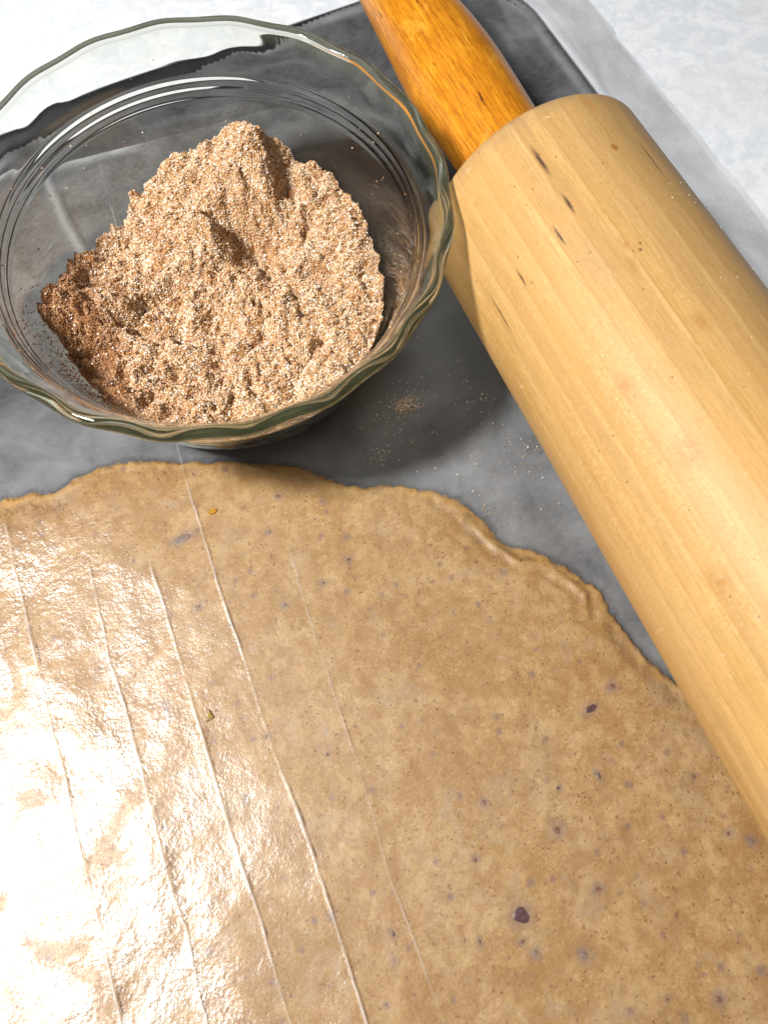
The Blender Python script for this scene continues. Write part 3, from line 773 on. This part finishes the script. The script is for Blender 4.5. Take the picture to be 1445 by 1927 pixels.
def grains_on_heap(n, seed):
    r = np.random.default_rng(seed)
    a = r.uniform(0, 2 * math.pi, n); t_ = np.sqrt(r.uniform(0, 1, n))
    R = np.interp(a, SA, SR, period=2 * math.pi)
    x = t_ * R * np.cos(a); y = t_ * R * np.sin(a)
    z = sugar_z(x, y) + r.uniform(-0.02, 0.045, n)
    s = r.uniform(0.011, 0.0235, n)
    z = z + 0.10 * np.maximum(0, vnoise(x, y, 0.16, 91, 2)) * r.uniform(0, 1, n)
    # a few stuck on the wall just above the heap's edge
    return np.stack([x, y, z], -1), s
GST = [(0.0, (0.96, 0.91, 0.84)), (0.40, (0.81, 0.63, 0.42)), (0.58, (0.65, 0.405, 0.195)), (0.80, (0.52, 0.285, 0.115)), (0.94, (0.42, 0.20, 0.06)), (1.0, (0.28, 0.115, 0.03))]
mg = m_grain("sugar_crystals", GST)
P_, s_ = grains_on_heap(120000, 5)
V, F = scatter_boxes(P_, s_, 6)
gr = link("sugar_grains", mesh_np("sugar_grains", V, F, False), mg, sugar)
tag(gr, kind='stuff')
# dark cinnamon crumbs and grains clinging to the glass at the left
def wall_grains(n, seed):
    r = np.random.default_rng(seed)
    a = np.radians(r.normal(205, 17, n)); z = r.uniform(2.6, 4.1, n) - 0.4 * np.abs(r.normal(0, 1, n))
    a2 = np.radians(r.uniform(0, 360, n // 5)); z2 = r.uniform(3.2, 5.0, n // 5)
    a = np.concatenate([a, a2]); z = np.clip(np.concatenate([z, z2]), 2.4, 5)
    rr = wall_r(z) - 0.03
    _, zz = bowl_warp(rr, z, a)
    P = np.stack([rr * np.cos(a), rr * np.sin(a), zz], -1)
    return P, r.uniform(0.008, 0.022, len(a))
P_, s_ = wall_grains(420, 8)
V, F = scatter_boxes(P_, s_, 9)
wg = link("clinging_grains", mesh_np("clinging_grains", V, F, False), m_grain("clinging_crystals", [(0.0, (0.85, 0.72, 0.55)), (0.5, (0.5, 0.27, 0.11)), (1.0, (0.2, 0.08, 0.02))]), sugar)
tag(wg, kind='stuff')

# ---------------------------------------------------------------- rolling pin
PX, PR, PY0, PY1 = 10.83, 3.4, -14.0, 14.52
PZ = PR + 0.12
pin = link("rolling_pin", None, None, None, (PX, 0, 0.12))
def lathe_y(name, prof_, na, a0=0.0, warp=0.0):
    """profile of (y, r) turned about the Y axis at height PR; uv in cm: u = arc from the top, v = along"""
    A = np.linspace(-math.pi, math.pi, na + 1)
    Yp = np.array([p[0] for p in prof_])[:, None] * np.ones((1, na + 1)); Rp = np.array([p[1] for p in prof_])[:, None] * np.ones((1, na + 1))
    AA = np.ones((len(prof_), 1)) * A[None]
    if warp: Rp = Rp * (1 + warp * vnoise(AA * 2, Yp, 4, 55, 2))
    V = np.stack([Rp * np.sin(AA), Yp, PR + Rp * np.cos(AA)], -1).reshape(-1, 3)
    me = mesh_np(name, V, grid_faces(na + 1, len(prof_)))
    uvl = me.uv_layers.new(name="uv")
    li = np.empty(len(me.loops), dtype=np.int32); me.loops.foreach_get("vertex_index", li)
    rad = max(p[1] for p in prof_)
    U = (AA * rad).reshape(-1)[li]; Vv = Yp.reshape(-1)[li]
    uvl.data.foreach_set("uv", np.stack([U, Vv], -1).astype(np.float32).ravel())
    return me
rc = 0.42
pb = [(PY0, 0.9), (PY0, 2.9)]
pb += [(PY0 + rc * (1 - math.cos(math.radians(a))), PR - rc + rc * math.sin(math.radians(a))) for a in range(0, 91, 10)]
pb += [(y, PR) for y in np.linspace(PY0 + 1, PY1 - 1, 60)]
pb += [(PY1 - rc * 0.75 * (1 - math.sin(math.radians(a))), PR - rc + rc * math.cos(math.radians(a))) for a in range(0, 91, 8)]
pb += [(PY1, 2.9), (PY1 - 0.02, 2.2), (PY1 - 0.05, 1.0), (PY1 - 0.25, 0.9)]
barrel = link("barrel", lathe_y("barrel", pb, 220), m_wood(), pin)
mh = m_handle()
def hp(sign):
    P = [(14.3, 0.62), (14.75, 0.62), (14.8, 1.20), (14.9, 1.36), (15.2, 1.42), (16, 1.45), (17, 1.47), (18.3, 1.52), (19.6, 1.56), (20.8, 1.53), (22, 1.45), (23.3, 1.36), (24.5, 1.28), (25.6, 1.22), (26.6, 1.20), (27.3, 1.14), (27.8, 0.95), (28.1, 0.55), (28.15, 0.02)]
    P = resample(P, n=4)
    if sign < 0: P = [(2 * 0.26 - y, r) for y, r in P][::-1]
    return P
link("handle", lathe_y("handle", hp(1), 96), mh, pin)
link("handle", lathe_y("handle", hp(-1), 96), mh, pin)
tag(pin, "pale maple rolling pin with an orange varnished handle lying beside the glass bowl", "rolling pin")

# ---------------------------------------------------------------- scattered sugar crumbs on the paper and on the pin
def crumbs():
    r = np.random.default_rng(33); P = []; S_ = []
    for cx_, cy_, sx, sy, n in [(5.30, 11.15, 0.24, 0.17, 260), (4.6, 10.9, 0.55, 0.45, 90), (5.9, 11.4, 0.5, 0.3, 26), (7.6, 10.4, 0.4, 0.5, 30), (8.1, 8.2, 0.3, 0.5, 30), (6.1, 6.75, 0.35, 0.35, 36), (6.4, 9, 1.2, 1.8, 60), (4.0, 9.9, .6, .3, 60)]:
        x = r.normal(cx_, sx, n); y = r.normal(cy_, sy, n)
        P.append(np.stack([x, y], -1)); S_.append(r.uniform(0.006, 0.019, n))
    P = np.vstack(P); S_ = np.concatenate(S_)
    rb = np.hypot(P[:, 0] - BX, P[:, 1] - BY)
    d = dough_d(P[:, 0][None], P[:, 1][None])[0]
    ok = (rb > 4.4) & (d < -0.35); P = P[ok]; S_ = S_[ok]
    flat = 0.060 + 0.014 * (1 + vnoise(P[:, 0], P[:, 1], 2.2, 21, 3))
    h = 0.17 * sstep(-0.14, 0.3, d[ok]) + 0.06
    Z = np.maximum(flat, h) + S_ * 0.6
    C1 = np.column_stack([P, Z])
    return C1, S_
C1, S1 = crumbs()
V, F = scatter_boxes(C1, S1, 12)
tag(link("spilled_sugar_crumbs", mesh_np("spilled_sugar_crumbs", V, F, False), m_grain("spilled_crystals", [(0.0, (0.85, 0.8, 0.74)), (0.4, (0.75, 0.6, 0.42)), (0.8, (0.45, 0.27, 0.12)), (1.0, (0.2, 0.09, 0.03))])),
    "sprinkle of spilled sugar grains on the grey waxed paper between bowl and rolling pin", "sugar", kind='stuff')
def pin_crumbs():
    r = np.random.default_rng(44); n = 150; K_ = slice(0, 150, 2)
    a = np.radians(np.concatenate([r.normal(-38, 4, 60), r.uniform(-75, 40, 75), r.normal(38, 5, 15)]))
    y = np.concatenate([r.normal(6.8, 0.8, 60), r.uniform(-6, 14, 75), r.uniform(6, 13, 15)])
    s = r.uniform(0.008, 0.022, n)
    s = s * 0.6
    return np.stack([(PR + s * 0.5) * np.sin(a), y, PR + (PR + s * 0.5) * np.cos(a)], -1)[K_], s[K_]
C2, S2 = pin_crumbs()
V, F = scatter_boxes(C2, S2, 13)
tag(link("stuck_flour_specks", mesh_np("stuck_flour_specks", V, F, False), m_plain("flour_specks", (0.86, 0.78, 0.64), 0.6, 0.1), None, (PX, 0, 0.12)),
    "fine pale flour and sugar specks stuck on the barrel of the rolling pin", "flour", kind='stuff')

# two small bits of peel under the creased sheet
def bit(name, x, y, pts, th, mat, label):
    me = bpy.data.meshes.new(name); n = len(pts)
    V = [(px, py, 0) for px, py in pts] + [(px * 0.75, py * 0.75, th) for px, py in pts] + [(0, 0, th * 1.15)]
    F = [(i, (i + 1) % n, n + (i + 1) % n, n + i) for i in range(n)] + [(n + i, n + (i + 1) % n, 2 * n) for i in range(n)]
    me.from_pydata([tuple(c * CM for c in v) for v in V], [], F)
    xa = np.array([[x]]); ya = np.array([[y]]); z = float(dough_top(xa, ya, dough_d(xa, ya))[0, 0]) + 0.045
    return link(name, me, mat, dough, (x, y, z + 0.002))
o = bit("peel_bit", -1.44, 10.09, [(0.15 * math.cos(a), 0.10 * math.sin(a)) for a in [k * math.pi / 6 for k in range(12)]], 0.05, m_plain("amber_peel", (0.40, 0.19, 0.01), 0.3, 0.3, 12), "")
o["label"] = "small rounded amber bit"
o = bit("peel_bit", -3.40, 4.45, [(-0.13, -0.12), (0.02, -0.10), (0.12, -0.08), (0.10, 0.04), (0.06, 0.20), (0.0, 0.10), (-0.06, -0.02)], 0.07, m_plain("olive_peel", (0.26, 0.17, 0.02), 0.35, 0.3, 12), "")
o["label"] = "small pointed olive bit"
